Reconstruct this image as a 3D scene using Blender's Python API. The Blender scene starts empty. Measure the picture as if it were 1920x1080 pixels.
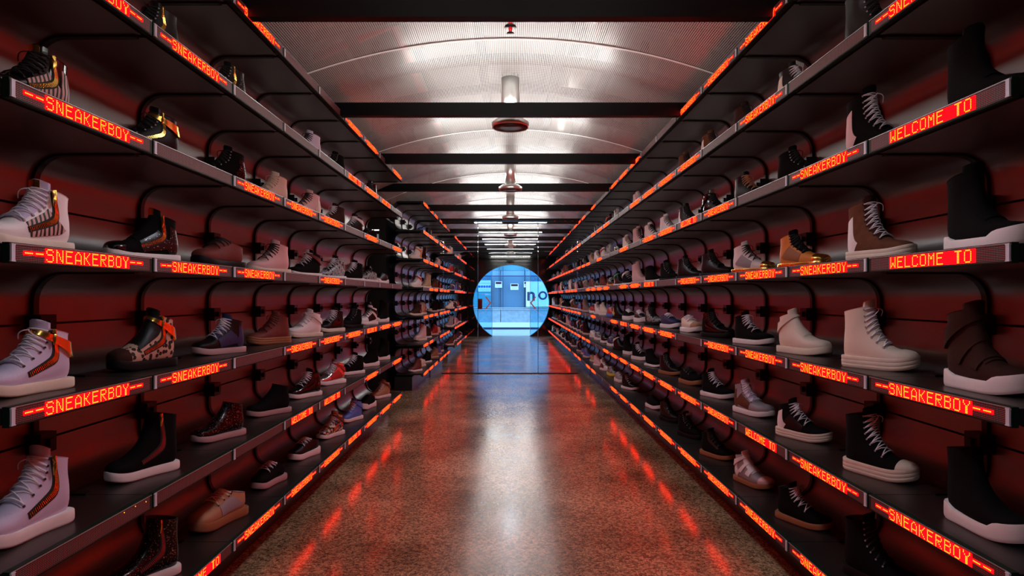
import bpy, math, random
from mathutils import Vector, Matrix
random.seed(7)
PI = math.pi
SC = bpy.context.scene
COL = SC.collection

# ------------------------------------------------------------------ camera, world, exposure
FPX = 1150.0                       # focal length in pixels of the 1920 px wide frame
EYE = 1.19
cam_d = bpy.data.cameras.new('camera')
cam_d.sensor_width = 36.0
cam_d.lens = 36.0 * FPX / 1920.0
cam_d.shift_x = 3.0 / 1920.0
cam_d.shift_y = 16.0 / 1920.0
cam_d.clip_start = 0.05
cam_d.clip_end = 200
cam = bpy.data.objects.new('camera', cam_d)
COL.objects.link(cam)
cam.location = (0, 0, EYE)
cam.rotation_euler = (PI / 2, 0, 0)
SC.camera = cam

SC.view_settings.view_transform = 'Standard'
SC.view_settings.look = 'None'
SC.view_settings.gamma = 1.0
SC.view_settings.use_curve_mapping = False
SC.view_settings.exposure = 0.28

world = bpy.data.worlds.new('world')
SC.world = world
world.use_nodes = True
bg = world.node_tree.nodes['Background']
bg.inputs[0].default_value = (0.30, 0.62, 1.0, 1)
bg.inputs[1].default_value = 3.9

DOWN_W = 38.0        # spots added under the dark vents to light the aisle
UP_W = 6.5           # area lights added on the beams to brighten the vault
LED_GLOW = 8.5       # red halo quad set behind the lit dots of a sign
LED_DOT = 3.2

# ------------------------------------------------------------------ layout numbers (metres)
W = 1.10             # LED face, from the aisle centre
XB = 1.47            # back sheets
L = 0.544            # one sign / one compartment
Y0 = 1.343
def zs(k): return 1.287 + (4 - k) * 0.363      # centre of the sign on shelf k (1 = top, 7 = lowest)
GLASS_Y = 9.47
END_Y = 18.4

# ------------------------------------------------------------------ materials
MATS = {}
def nmat(name):
    m = bpy.data.materials.new(name); m.use_nodes = True
    return m, m.node_tree.nodes, m.node_tree.links, m.node_tree.nodes['Principled BSDF']
def objcoord(N, K, scale):
    tc = N.new('ShaderNodeTexCoord'); mp = N.new('ShaderNodeMapping')
    mp.inputs['Scale'].default_value = scale if hasattr(scale, '__len__') else (scale,) * 3
    K.new(tc.outputs['Object'], mp.inputs['Vector'])
    return mp.outputs['Vector']
def mat(name, col, rough=0.5, metal=0.0, bump=0.0, bscale=200.0, var=0.0, vscale=20.0, sheen=0.0, coat=0.0, spec=.5):
    if name in MATS: return MATS[name]
    m, N, K, P = nmat(name)
    P.inputs['Base Color'].default_value = (*col, 1)
    P.inputs['Roughness'].default_value = rough
    P.inputs['Metallic'].default_value = metal
    if sheen: P.inputs['Sheen Weight'].default_value = sheen
    P.inputs['Specular IOR Level'].default_value = spec
    if coat: P.inputs['Coat Weight'].default_value = coat
    if var or bump:
        v = objcoord(N, K, 1.0)
    if var:
        nz = N.new('ShaderNodeTexNoise'); nz.inputs['Scale'].default_value = vscale; nz.inputs['Detail'].default_value = 4
        K.new(v, nz.inputs['Vector'])
        mx = N.new('ShaderNodeMix'); mx.data_type = 'RGBA'
        mx.inputs[6].default_value = (*[c * (1 - var) for c in col], 1)
        mx.inputs[7].default_value = (*[min(1, c * (1 + var)) for c in col], 1)
        K.new(nz.outputs['Fac'], mx.inputs[0]); K.new(mx.outputs[2], P.inputs['Base Color'])
    if bump:
        nb = N.new('ShaderNodeTexNoise'); nb.inputs['Scale'].default_value = bscale; nb.inputs['Detail'].default_value = 3
        K.new(v, nb.inputs['Vector'])
        bp = N.new('ShaderNodeBump'); bp.inputs['Strength'].default_value = bump; bp.inputs['Distance'].default_value = 0.002
        K.new(nb.outputs['Fac'], bp.inputs['Height']); K.new(bp.outputs['Normal'], P.inputs['Normal'])
    MATS[name] = m
    return m
def emis(name, col, s, sample=True):
    m, N, K, P = nmat(name)
    N.remove(P)
    e = N.new('ShaderNodeEmission'); e.inputs[0].default_value = (*col, 1); e.inputs[1].default_value = s
    K.new(e.outputs[0], N['Material Output'].inputs[0])
    m.cycles.emission_sampling = 'AUTO' if sample else 'NONE'
    MATS[name] = m
    return m
def ramp(N, stops):
    r = N.new('ShaderNodeValToRGB'); el = r.color_ramp.elements
    while len(el) < len(stops): el.new(0.5)
    for e, (p, c) in zip(el, stops): e.position = p; e.color = (*c, 1)
    return r
def patmat(name, kind, stops, scale, rough=0.5, metal=0.0):
    m, N, K, P = nmat(name)
    v = objcoord(N, K, scale)
    if kind == 'voronoi':
        t = N.new('ShaderNodeTexVoronoi'); out = t.outputs['Distance']; t.inputs['Scale'].default_value = 1
    elif kind == 'cells':
        t = N.new('ShaderNodeTexVoronoi'); out = t.outputs['Color']; t.inputs['Scale'].default_value = 1
    elif kind == 'wave':
        t = N.new('ShaderNodeTexWave'); out = t.outputs['Fac']; t.inputs['Scale'].default_value = 1
        t.bands_direction = 'Y'; t.inputs['Distortion'].default_value = 3.5; t.inputs['Detail'].default_value = 1; t.inputs['Detail Scale'].default_value = 1.2
    else:
        t = N.new('ShaderNodeTexNoise'); out = t.outputs['Fac']; t.inputs['Scale'].default_value = 1; t.inputs['Detail'].default_value = 5
    K.new(v, t.inputs['Vector'])
    r = ramp(N, stops); r.color_ramp.interpolation = 'CONSTANT' if kind in ('voronoi', 'cells') else 'LINEAR'
    K.new(out, r.inputs[0]); K.new(r.outputs[0], P.inputs['Base Color'])
    P.inputs['Roughness'].default_value = rough; P.inputs['Metallic'].default_value = metal
    MATS[name] = m
    return m

# room
M_sheet = mat('satin_metal_sheet', (0.21, 0.205, 0.20), 0.36, 0.85, var=.10, vscale=6)
M_board = mat('shelf_board_grey', (0.016, 0.0145, 0.0135), 0.32, 0.0, var=.15, vscale=15)
M_black = mat('black_powder_coat', (0.005, 0.005, 0.006), 0.35, 0.0, spec=.3)
M_beam = mat('beam_black', (0.002, 0.002, 0.0025), 0.45, spec=.15)
M_pcb = mat('dark_green_frame', (0.005, 0.020, 0.012), 0.5, spec=.2)
M_trim = mat('bright_trim', (0.5, 0.52, 0.54), 0.35, 0.6)
M_cap = mat('pale_plastic_cap', (0.62, 0.68, 0.78), 0.5)
M_wall = mat('dark_wall', (0.012, 0.012, 0.012), 0.35)
M_slab = mat('pale_slab', (0.22, 0.20, 0.17), 0.8, var=.2, vscale=3)
M_steel = mat('duct_steel', (0.7, 0.7, 0.68), 0.3, 0.9)
M_redpipe = mat('red_pipe_paint', (0.7, 0.02, 0.03), 0.4)
M_rib = mat('dark_rib', (0.02, 0.018, 0.018), 0.6)
M_glow = emis('led_red_glow', (1.0, 0.0006, 0.0014), LED_GLOW)
M_dot = emis('led_orange_dot', (1.0, 0.27, 0.014), LED_DOT, sample=False)

def make_led_face():
    m, N, K, P = nmat('led_matrix_face')
    v = objcoord(N, K, 1 / 0.004)
    sx = N.new('ShaderNodeSeparateXYZ'); K.new(v, sx.inputs[0])
    def dist(o):
        f = N.new('ShaderNodeMath'); f.operation = 'FRACT'; K.new(o, f.inputs[0])
        s = N.new('ShaderNodeMath'); s.operation = 'SUBTRACT'; s.inputs[1].default_value = .5; K.new(f.outputs[0], s.inputs[0])
        q = N.new('ShaderNodeMath'); q.operation = 'MULTIPLY'; K.new(s.outputs[0], q.inputs[0]); K.new(s.outputs[0], q.inputs[1])
        return q.outputs[0]
    a = N.new('ShaderNodeMath'); a.operation = 'ADD'; K.new(dist(sx.outputs[0]), a.inputs[0]); K.new(dist(sx.outputs[2]), a.inputs[1])
    lt = N.new('ShaderNodeMath'); lt.operation = 'LESS_THAN'; lt.inputs[1].default_value = .09; K.new(a.outputs[0], lt.inputs[0])
    mx = N.new('ShaderNodeMix'); mx.data_type = 'RGBA'
    mx.inputs[6].default_value = (0.012, 0.008, 0.009, 1); mx.inputs[7].default_value = (0.45, 0.17, 0.18, 1)
    K.new(lt.outputs[0], mx.inputs[0]); K.new(mx.outputs[2], P.inputs['Base Color'])
    P.inputs['Roughness'].default_value = .55; P.inputs['Specular IOR Level'].default_value = .2
    return m
M_face = make_led_face()

def make_floor_mat():
    m, N, K, P = nmat('polished_concrete')
    v = objcoord(N, K, 1.0)
    n1 = N.new('ShaderNodeTexNoise'); n1.inputs['Scale'].default_value = 1.6; n1.inputs['Detail'].default_value = 5
    n2 = N.new('ShaderNodeTexVoronoi'); n2.inputs['Scale'].default_value = 95
    n3 = N.new('ShaderNodeTexNoise'); n3.inputs['Scale'].default_value = 160; n3.inputs['Detail'].default_value = 3
    for n in (n1, n2, n3): K.new(v, n.inputs['Vector'])
    r1 = ramp(N, [(0.3, (0.17, 0.10, 0.055)), (0.7, (0.50, 0.33, 0.195))])
    K.new(n1.outputs['Fac'], r1.inputs[0])
    r2 = ramp(N, [(0.0, (0.25, 0.22, 0.20)), (0.5, (1, 1, 1)), (0.95, (1.9, 1.8, 1.65))])
    sp = N.new('ShaderNodeSeparateColor'); K.new(n2.outputs['Color'], sp.inputs[0]); K.new(sp.outputs[0], r2.inputs[0])
    mx = N.new('ShaderNodeMix'); mx.data_type = 'RGBA'; mx.blend_type = 'MULTIPLY'; mx.inputs[0].default_value = .8
    K.new(r1.outputs[0], mx.inputs[6]); K.new(r2.outputs[0], mx.inputs[7])
    r3 = ramp(N, [(0.35, (0.35, 0.33, 0.32)), (0.55, (1.05, 1.05, 1.05))])
    K.new(n3.outputs['Fac'], r3.inputs[0])
    m2 = N.new('ShaderNodeMix'); m2.data_type = 'RGBA'; m2.blend_type = 'MULTIPLY'; m2.inputs[0].default_value = .85
    K.new(mx.outputs[2], m2.inputs[6]); K.new(r3.outputs[0], m2.inputs[7])
    K.new(m2.outputs[2], P.inputs['Base Color'])
    rr = N.new('ShaderNodeMapRange'); rr.inputs[3].default_value = .10; rr.inputs[4].default_value = .26
    K.new(n1.outputs['Fac'], rr.inputs[0]); K.new(rr.outputs[0], P.inputs['Roughness']); P.inputs['Specular IOR Level'].default_value = .42
    bp = N.new('ShaderNodeBump'); bp.inputs['Strength'].default_value = .05; bp.inputs['Distance'].default_value = .004
    n4 = N.new('ShaderNodeTexNoise'); n4.inputs['Scale'].default_value = 7; K.new(v, n4.inputs['Vector'])
    K.new(n4.outputs['Fac'], bp.inputs['Height']); K.new(bp.outputs[0], P.inputs['Normal'])
    return m
M_floor = make_floor_mat()

def make_perf():
    m, N, K, P = nmat('perforated_metal')
    P.inputs['Base Color'].default_value = (.58, .58, .565, 1); P.inputs['Metallic'].default_value = .3; P.inputs['Roughness'].default_value = .42
    uv = N.new('ShaderNodeUVMap'); uv.uv_map = 'UVMap'
    mp = N.new('ShaderNodeMapping'); mp.inputs['Scale'].default_value = (1 / .0112, 1 / .0125, 1); K.new(uv.outputs[0], mp.inputs[0])
    sx = N.new('ShaderNodeSeparateXYZ'); K.new(mp.outputs[0], sx.inputs[0])
    def ad(o):
        f = N.new('ShaderNodeMath'); f.operation = 'FRACT'; K.new(o, f.inputs[0])
        s = N.new('ShaderNodeMath'); s.operation = 'SUBTRACT'; s.inputs[1].default_value = .5; K.new(f.outputs[0], s.inputs[0])
        q = N.new('ShaderNodeMath'); q.operation = 'ABSOLUTE'; K.new(s.outputs[0], q.inputs[0])
        return q.outputs[0]
    mxm = N.new('ShaderNodeMath'); mxm.operation = 'MAXIMUM'; K.new(ad(sx.outputs[0]), mxm.inputs[0]); K.new(ad(sx.outputs[1]), mxm.inputs[1])
    lt = N.new('ShaderNodeMath'); lt.operation = 'LESS_THAN'; lt.inputs[1].default_value = .31; K.new(mxm.outputs[0], lt.inputs[0])
    tr = N.new('ShaderNodeBsdfTransparent'); ms = N.new('ShaderNodeMixShader')
    K.new(lt.outputs[0], ms.inputs[0]); K.new(P.outputs[0], ms.inputs[1]); K.new(tr.outputs[0], ms.inputs[2])
    K.new(ms.outputs[0], N['Material Output'].inputs[0])
    return m
M_perf = make_perf()

def make_glass(name, tint, refl=1.5):
    m, N, K, P = nmat(name); N.remove(P)
    tr = N.new('ShaderNodeBsdfTransparent'); tr.inputs[0].default_value = (*tint, 1)
    gl = N.new('ShaderNodeBsdfGlossy'); gl.inputs['Roughness'].default_value = 0.0
    fr = N.new('ShaderNodeFresnel'); fr.inputs[0].default_value = refl
    ms = N.new('ShaderNodeMixShader'); K.new(fr.outputs[0], ms.inputs[0]); K.new(tr.outputs[0], ms.inputs[1]); K.new(gl.outputs[0], ms.inputs[2])
    K.new(ms.outputs[0], N['Material Output'].inputs[0])
    return m
M_glass = make_glass('clear_glass', (.97, .98, .98), 1.35)
M_bluglass = make_glass('blue_tinted_glass', (.62, .86, .95), 1.4)

# ------------------------------------------------------------------ mesh helpers
class MB:
    def __init__(s): s.v = []; s.f = []; s.m = []
    def add(s, verts, faces, mi=0):
        o = len(s.v); s.v += [tuple(p) for p in verts]
        for f in faces: s.f.append([i + o for i in f]); s.m.append(mi)
    def box(s, x0, x1, y0, y1, z0, z1, mi=0):
        s.add([(x0,y0,z0),(x1,y0,z0),(x1,y1,z0),(x0,y1,z0),(x0,y0,z1),(x1,y0,z1),(x1,y1,z1),(x0,y1,z1)],
              [(0,3,2,1),(4,5,6,7),(0,1,5,4),(1,2,6,5),(2,3,7,6),(3,0,4,7)], mi)
    def tube(s, pts, r, n=6, mi=0, caps=True):
        pts = [Vector(p) for p in pts]; o = len(s.v); up = None
        for i, p in enumerate(pts):
            t = (pts[min(i+1, len(pts)-1)] - pts[max(i-1, 0)]).normalized()
            if up is None: up = t.orthogonal().normalized()
            up = (up - t * up.dot(t)).normalized(); sd = t.cross(up)
            rr = r[i] if hasattr(r, '__len__') else r
            for k in range(n):
                a = 2 * PI * k / n
                s.v.append(tuple(p + up * math.cos(a) * rr + sd * math.sin(a) * rr))
        for i in range(len(pts) - 1):
            for k in range(n):
                a, b = o + i*n + k, o + i*n + (k+1) % n
                s.f.append([a, b, b + n, a + n]); s.m.append(mi)
        if caps:
            s.f.append([o + k for k in range(n)][::-1]); s.m.append(mi)
            e = o + (len(pts)-1) * n
            s.f.append([e + k for k in range(n)]); s.m.append(mi)
    def lathe(s, prof, n=20, mi=0, c=(0, 0, 0), cap=True):
        o = len(s.v)
        for r, z in prof:
            for k in range(n):
                a = 2*PI*k/n; s.v.append((c[0] + r*math.cos(a), c[1] + r*math.sin(a), c[2] + z))
        for i in range(len(prof)-1):
            for k in range(n):
                a, b = o + i*n + k, o + i*n + (k+1) % n
                s.f.append([a, b, b+n, a+n]); s.m.append(mi)
        if cap:
            s.f.append([o+k for k in range(n)][::-1]); s.m.append(mi)
            e = o + (len(prof)-1)*n; s.f.append([e+k for k in range(n)]); s.m.append(mi)
    def grid(s, rows, closed=False, mi=0):
        o = len(s.v); n = len(rows[0])
        for r in rows: s.v += [tuple(p) for p in r]
        for i in range(len(rows)-1):
            for k in range(n if closed else n-1):
                k2 = (k+1) % n
                s.f.append([o+i*n+k, o+i*n+k2, o+(i+1)*n+k2, o+(i+1)*n+k]); s.m.append(mi)
    def mesh(s, name, mats=(None,), smooth=False):
        me = bpy.data.meshes.new(name)
        me.from_pydata(s.v, [], s.f)
        for m in mats: me.materials.append(m)
        if len(mats) > 1: me.polygons.foreach_set('material_index', s.m)
        if smooth: me.polygons.foreach_set('use_smooth', [True] * len(me.polygons))
        me.update()
        return me
def link(name, data, parent=None, loc=None, rz=None, material=None):
    o = bpy.data.objects.new(name, data); COL.objects.link(o)
    if parent is not None: o.parent = parent
    if loc is not None: o.location = loc
    if rz is not None: o.rotation_euler = (0, 0, rz)
    if material is not None:
        o.material_slots[0].link = 'OBJECT'; o.material_slots[0].material = material
    return o
def fixnormals(me):
    import bmesh
    b = bmesh.new(); b.from_mesh(me); bmesh.ops.recalc_face_normals(b, faces=b.faces); b.to_mesh(me); b.free()
    return me
def thing(name, label, cat, loc=(0,0,0), rz=0, group=None):
    o = link(name, None, None, loc, rz); o['label'] = label; o['category'] = cat
    if group: o['group'] = group
    return o
def struct(o, label=None, cat=None):
    o['kind'] = 'structure'
    if label: o['label'] = label
    if cat: o['category'] = cat
    return o

# ------------------------------------------------------------------ room shell
b = MB(); b.box(-3.2, 3.2, -3.0, END_Y + .25, -.12, 0)
struct(link('floor', b.mesh('floor', (M_floor,))), 'polished brown concrete floor of the aisle', 'floor')
b = MB(); b.box(1.56, 1.72, -3.0, END_Y, 0, 3.5)
wr = struct(link('wall_right', b.mesh('wall_right', (M_wall,))), 'dark wall behind the right shelving', 'wall')
b = MB(); b.box(-1.72, -1.56, -3.0, 6.30, 0, 3.5); b.box(-1.72, -1.56, 7.68, END_Y, 0, 3.5); b.box(-1.72, -1.56, 6.30, 7.68, 2.45, 3.5)
b.box(-3.2, -3.1, 6.2, 8.0, 0, 3.5); b.box(-3.1, -1.72, 6.14, 6.30, 0, 3.5); b.box(-3.1, -1.72, 7.68, 7.84, 0, 3.5)
wl = struct(link('wall_left', b.mesh('wall_left', (M_wall,))), 'dark wall behind the left shelving with a side passage', 'wall')
b = MB(); b.box(-1.72, 1.72, -3.1, -3.0, 0, 3.5)
struct(link('wall_near', b.mesh('wall_near', (M_wall,))), 'dark wall behind the viewer', 'wall')
b = MB(); b.box(-3.3, 1.8, -3.1, END_Y + .2, 3.5, 3.62)
ceil = struct(link('ceiling', b.mesh('ceiling', (M_slab,))), 'pale ceiling above the perforated metal vault', 'ceiling')

# far wall with the round opening
R_C, XC, ZC = 1.14, 0.02, 1.0
def far_wall():
    b = MB(); n = 72
    a0 = math.asin(-ZC / R_C)                      # where the circle meets the floor
    inner, outer = [], []
    for i in range(n + 1):
        a = a0 + (PI - 2 * a0) * i / n
        inner.append((XC + R_C * math.cos(a), ZC + R_C * math.sin(a)))
        d = (math.cos(a), math.sin(a)); best = 9
        if d[0] > 1e-6: best = min(best, (1.75 - XC) / d[0])
        if d[0] < -1e-6: best = min(best, (-1.75 - XC) / d[0])
        if d[1] > 1e-6: best = min(best, (3.5 - ZC) / d[1])
        if d[1] < -1e-6: best = min(best, (0 - ZC) / d[1])
        outer.append((XC + d[0] * best, ZC + d[1] * best))
    # patch the rectangle corners
    for y0, y1 in ((END_Y, END_Y + .22),):
        for i in range(n):
            p = [inner[i], inner[i+1], outer[i+1], outer[i]]
            b.add([(x, y0, z) for x, z in p], [(0, 1, 2, 3)]); b.add([(x, y1, z) for x, z in p], [(3, 2, 1, 0)])
            b.add([(*[inner[i][0]], y0, inner[i][1]), (inner[i+1][0], y0, inner[i+1][1]), (inner[i+1][0], y1, inner[i+1][1]), (inner[i][0], y1, inner[i][1])], [(0, 1, 2, 3)])
    b.box(-1.75, 1.75, END_Y + .2, END_Y + .24, 2.16, 3.5)
    return b.mesh('wall_far', (mat('gloss_black_wall', (.004, .004, .004), .12),))
struct(link('wall_far', far_wall()), 'glossy black far wall with a round doorway', 'wall')

# ------------------------------------------------------------------ ceiling: beams, perforated vault, ribs, ducts
HB = 2.36
BEAMS = [1357 / o for o in (519, 338, 250, 198, 161, 137, 119)]
while BEAMS[-1] < 16.8: BEAMS.append(BEAMS[-1] + 1.46)
BEAMS = [BEAMS[0] - 1.42 * 2, BEAMS[0] - 1.42] + BEAMS
bm = MB(); bm.box(-1.5, 1.5, 0, .05, 0, .085); me_beam = bm.mesh('beam', (M_beam,))
for y in BEAMS:
    link('beam', me_beam, ceil, (0, y - .05, HB))
AP, RV = 2.69, 3.55           # vault apex height and radius
def vz(x): return AP - RV + math.sqrt(RV * RV - x * x)
SEAMS = [-.30, 1.63, 3.56, 5.49, 7.41, 9.33, 11.25, 13.17, 15.09, 17.0, END_Y]
def vault_sheet(ln):
    b = MB(); xs = [-1.52 + 3.04 * i / 40 for i in range(41)]
    b.grid([[(x, 0, vz(x)) for x in xs], [(x, ln, vz(x)) for x in xs]])
    me = b.mesh('perforated_sheet', (M_perf,), True)
    uv = me.uv_layers.new(name='UVMap')
    for lp in me.loops:
        p = me.vertices[lp.vertex_index].co; uv.data[lp.index].uv = (RV * math.asin(p.x / RV), p.y)
    return me
def arch(w, h, dz, m, name, x1=1.52):
    b = MB(); rows = []
    for i in range(41):
        x = -x1 + 2 * x1 * i / 40; z = vz(x) + dz
        rows.append([(x, 0, z), (x, w, z), (x, w, z + h), (x, 0, z + h)])
    b.grid(rows, True)
    return fixnormals(b.mesh(name, (m,)))
me_trim = arch(.014, .004, -.007, mat('seam_white', (.85, .85, .84), .5), 'seam_trim')
me_rib = arch(.05, .06, .10, M_rib, 'vault_rib', 1.5)
for i in range(len(SEAMS) - 1):
    link('perforated_sheet', vault_sheet(SEAMS[i+1] - SEAMS[i] - .014), ceil, (0, SEAMS[i] + .007, 0))
    link('seam_trim', me_trim, ceil, (0, SEAMS[i] - .006, 0))
    for d in (-.12, .62, 1.22):
        link('vault_rib', me_rib, ceil, (0, SEAMS[i] + d, 0))
b = MB(); b.box(-.035, .035, 0, .06, 2.56, 3.5); me_post = b.mesh('hanger_post', (M_rib,))
for y in SEAMS[2:7]:
    for x in (-1.22, 1.22): link('hanger_post', me_post, ceil, (x, y + .06, 0))
# longitudinal services above the vault
b = MB(); b.box(-.03, .03, -.3, END_Y, 0, .05); me_rail = b.mesh('service_rail', (M_rib,))
for x in (-1.02, -.62, -.2, .34, .72, 1.08): link('service_rail', me_rail, ceil, (x, 0, 2.86 - .06 * abs(x)))
b = MB(); b.tube([(-.62, 2.4, 2.95), (-.55, 3.4, 2.95), (-.75, 3.9, 2.93), (-.75, 12, 2.93)], .035, 8); b.tube([(-.75, 3.9, 2.93), (-1.4, 4.2, 2.8)], .03, 8)
link('sprinkler_main', b.mesh('sprinkler_main', (M_redpipe,), True), ceil)
b = MB(); b.tube([(.55, -.3, 3.05), (.55, 17.8, 3.05)], .12, 16)
link('air_duct', b.mesh('air_duct', (M_steel,), True), ceil)

# ------------------------------------------------------------------ added lights
def light(name, kind, loc, energy, color, parent=None, rot=None, **kw):
    d = bpy.data.lights.new(name, kind); d.energy = energy; d.color = color
    for k, v in kw.items(): setattr(d, k, v)
    o = bpy.data.objects.new(name, d); COL.objects.link(o); o.location = loc
    if rot: o.rotation_euler = rot
    if parent: o.parent = parent
    return o
for y in BEAMS:
    for tilt in (-1.4, 1.4):
        light('vault_fill_light', 'AREA', (0, y - .025 + .012 * (1 if tilt > 0 else -1), HB + .10), UP_W * .75, (1.0, .97, .92), None, (PI + tilt, 0, 0), shape='RECTANGLE', size=1.25, size_y=.03)  # added fill for the vault, no fixture stands here
# dark air vents on steel stems, a spot added under each
M_dark = mat('vent_baffle', (.015, .013, .013), .5)
DL = [-.75, 1.74, 4.22, 6.70, 9.2, 11.7, 14.2, 16.7]
b = MB(); b.lathe([(.062, .06), (.062, .36)], 24); me_stem = b.mesh('stem', (M_steel,), True)
b = MB(); b.lathe([(.118, .004), (.124, .0), (.128, .01), (.128, .034), (.09, .06), (.05, .064)], 32, cap=False); me_rim = b.mesh('rim', (M_steel,), True)
b = MB(); b.lathe([(.119, .006), (.07, .03), (.02, .032)], 32); me_baf = b.mesh('baffle', (M_dark,), True)
for i, y in enumerate(DL):
    nm = ('above the viewer' if y < 2 else ['nearest', 'second', 'third', 'fourth', 'fifth', 'sixth'][i - 2] + ' along the ceiling from the viewer')
    t = thing('ceiling_vent', 'round dark downlight on a steel stem, ' + (nm if y > 0 else 'behind the viewer'), 'vent', (0, y, HB - .01), 0, 'downlights along the ceiling')
    link('stem', me_stem, t); link('rim', me_rim, t); link('baffle', me_baf, t)
    light('aisle_fill_spot', 'SPOT', (0, y, HB - .015), DOWN_W, (.80, .88, 1.0), None, (0, 0, 0), spot_size=2.75, spot_blend=.6, shadow_soft_size=.11)  # spot added under the dark disc to light aisle and shoes
# sprinkler heads
b = MB(); b.lathe([(.012, .03), (.012, .10)], 12); me_sp1 = b.mesh('pipe', (M_redpipe,), True)
b = MB(); b.lathe([(.009, .0), (.011, .03)], 12); me_sp2 = b.mesh('head', (M_redpipe,), True)
b = MB(); b.lathe([(.034, .028), (.03, .036), (.012, .04)], 16); me_sp3 = b.mesh('collar', (M_black,), True)
b = MB(); b.lathe([(.022, -.006), (.02, -.002), (.006, 0)], 12); me_sp4 = b.mesh('deflector', (M_black,), True)
for y, lab in ((3.30, 'red fire sprinkler head under the nearest ceiling bay'), (5.10, 'red fire sprinkler head behind the nearest downlight')):
    t = thing('fire_sprinkler', lab, 'sprinkler', (0, y, vz(0) - .08))
    for n_, m_ in (('pipe', me_sp1), ('head', me_sp2), ('collar', me_sp3), ('deflector', me_sp4)): link(n_, m_, t)

# ------------------------------------------------------------------ LED sign meshes
G = {
'S': ["011110","100001","100000","011110","000001","000001","100001","011110"],
'N': ["100001","110001","101001","101001","100101","100101","100011","100001"],
'E': ["111111","100000","100000","111110","100000","100000","100000","111111"],
'A': ["001100","010010","100001","100001","100001","111111","100001","100001"],
'K': ["100001","100010","100100","111000","101000","100100","100010","100001"],
'R': ["111110","100001","100001","111110","101000","100100","100010","100001"],
'B': ["111110","100001","100001","111110","100001","100001","100001","111110"],
'O': ["011110","100001","100001","100001","100001","100001","100001","011110"],
'Y': ["100001","100001","010010","001100","001100","001100","001100","001100"],
'W': ["100001","100001","100001","100001","101101","101101","110011","100001"],
'L': ["100000"]*7 + ["111111"],
'C': ["011110","100001","100000","100000","100000","100000","100001","011110"],
'M': ["100001","110011","101101","101101","100001","100001","100001","100001"],
'T': ["111111"] + ["001100"]*7,
'-': ["000000"]*3 + ["111111"] + ["000000"]*4, ' ': ["000000"]*8 }
PT = 0.004
LW = L - .006
def text_mesh(txt, lead):
    b = MB()
    x0 = -LW / 2 + .014 + PT / 2 + lead * PT
    for ci, ch in enumerate(txt):
        for r, row in enumerate(G[ch]):
            for c, bit in enumerate(row):
                if bit == '1':
                    x = x0 + (ci * 8 + c) * PT; z = (3.5 - r) * PT; q = .00175
                    b.add([(x + q*math.cos(a), -.0012, z + q*math.sin(a)) for a in [PI/3*i for i in range(6)]], [(0,1,2,3,4,5)])
    return b.mesh('led_text', (M_dot,))
ME_T = text_mesh('--SNEAKERBOY--', 7)
ME_W = text_mesh('WELCOME TO', 24)
b = MB()
for c, r in ((96, 0), (109, 0), (122, 1)):
    x = -LW/2 + .016 + c*PT; z = (3.5-r)*PT; q = .0018
    b.add([(x + q*math.cos(a), -.0012, z + q*math.sin(a)) for a in [PI/3*i for i in range(6)]], [(0,1,2,3,4,5)])
ME_D = b.mesh('led_text', (M_dot,))
def glow_mesh(a, c, dash=()):
    b = MB(); h = .0165
    for a_, c_, lo, hi in [(a, c, -h, h)] + [(d, d + 8, -.003, .007) for d in dash]:
        x0 = -LW/2 + .014 + a_*PT; x1 = -LW/2 + .014 + c_*PT
        b.add([(x0, -.0006, lo), (x1, -.0006, lo), (x1, -.0006, hi), (x0, -.0006, hi)], [(0, 1, 2, 3)])
    return b.mesh('led_glow', (M_glow,))
ME_GT = glow_mesh(22.3, 102.3, (6, 14.3, 102.6, 110.6)); ME_GW = glow_mesh(23, 105)
b = MB()
b.box(-LW/2, LW/2, .0005, .016, -.023, .023, 0)
b.add([(-LW/2 + .012, 0, -.018), (LW/2 - .012, 0, -.018), (LW/2 - .012, 0, .018), (-LW/2 + .012, 0, .018)], [(0,1,2,3)], 1)
b.box(-LW/2 + .004, LW/2 - .004, -.0014, .001, .0195, .0212, 2)
b.box(-LW/2 + .004, LW/2 - .004, -.0010, .001, -.0212, -.0195, 0)
ME_PANEL = b.mesh('led_panel', (M_pcb, M_face, M_trim))
b = MB(); b.box(-.005, .005, -.004, .0, -.019, .019); b.box(-.006, .006, -.0045, 0, .017, .0195); b.box(-.006, .006, -.0045, 0, -.0195, -.017)
ME_CAP = b.mesh('end_cap', (M_cap,))

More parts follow.
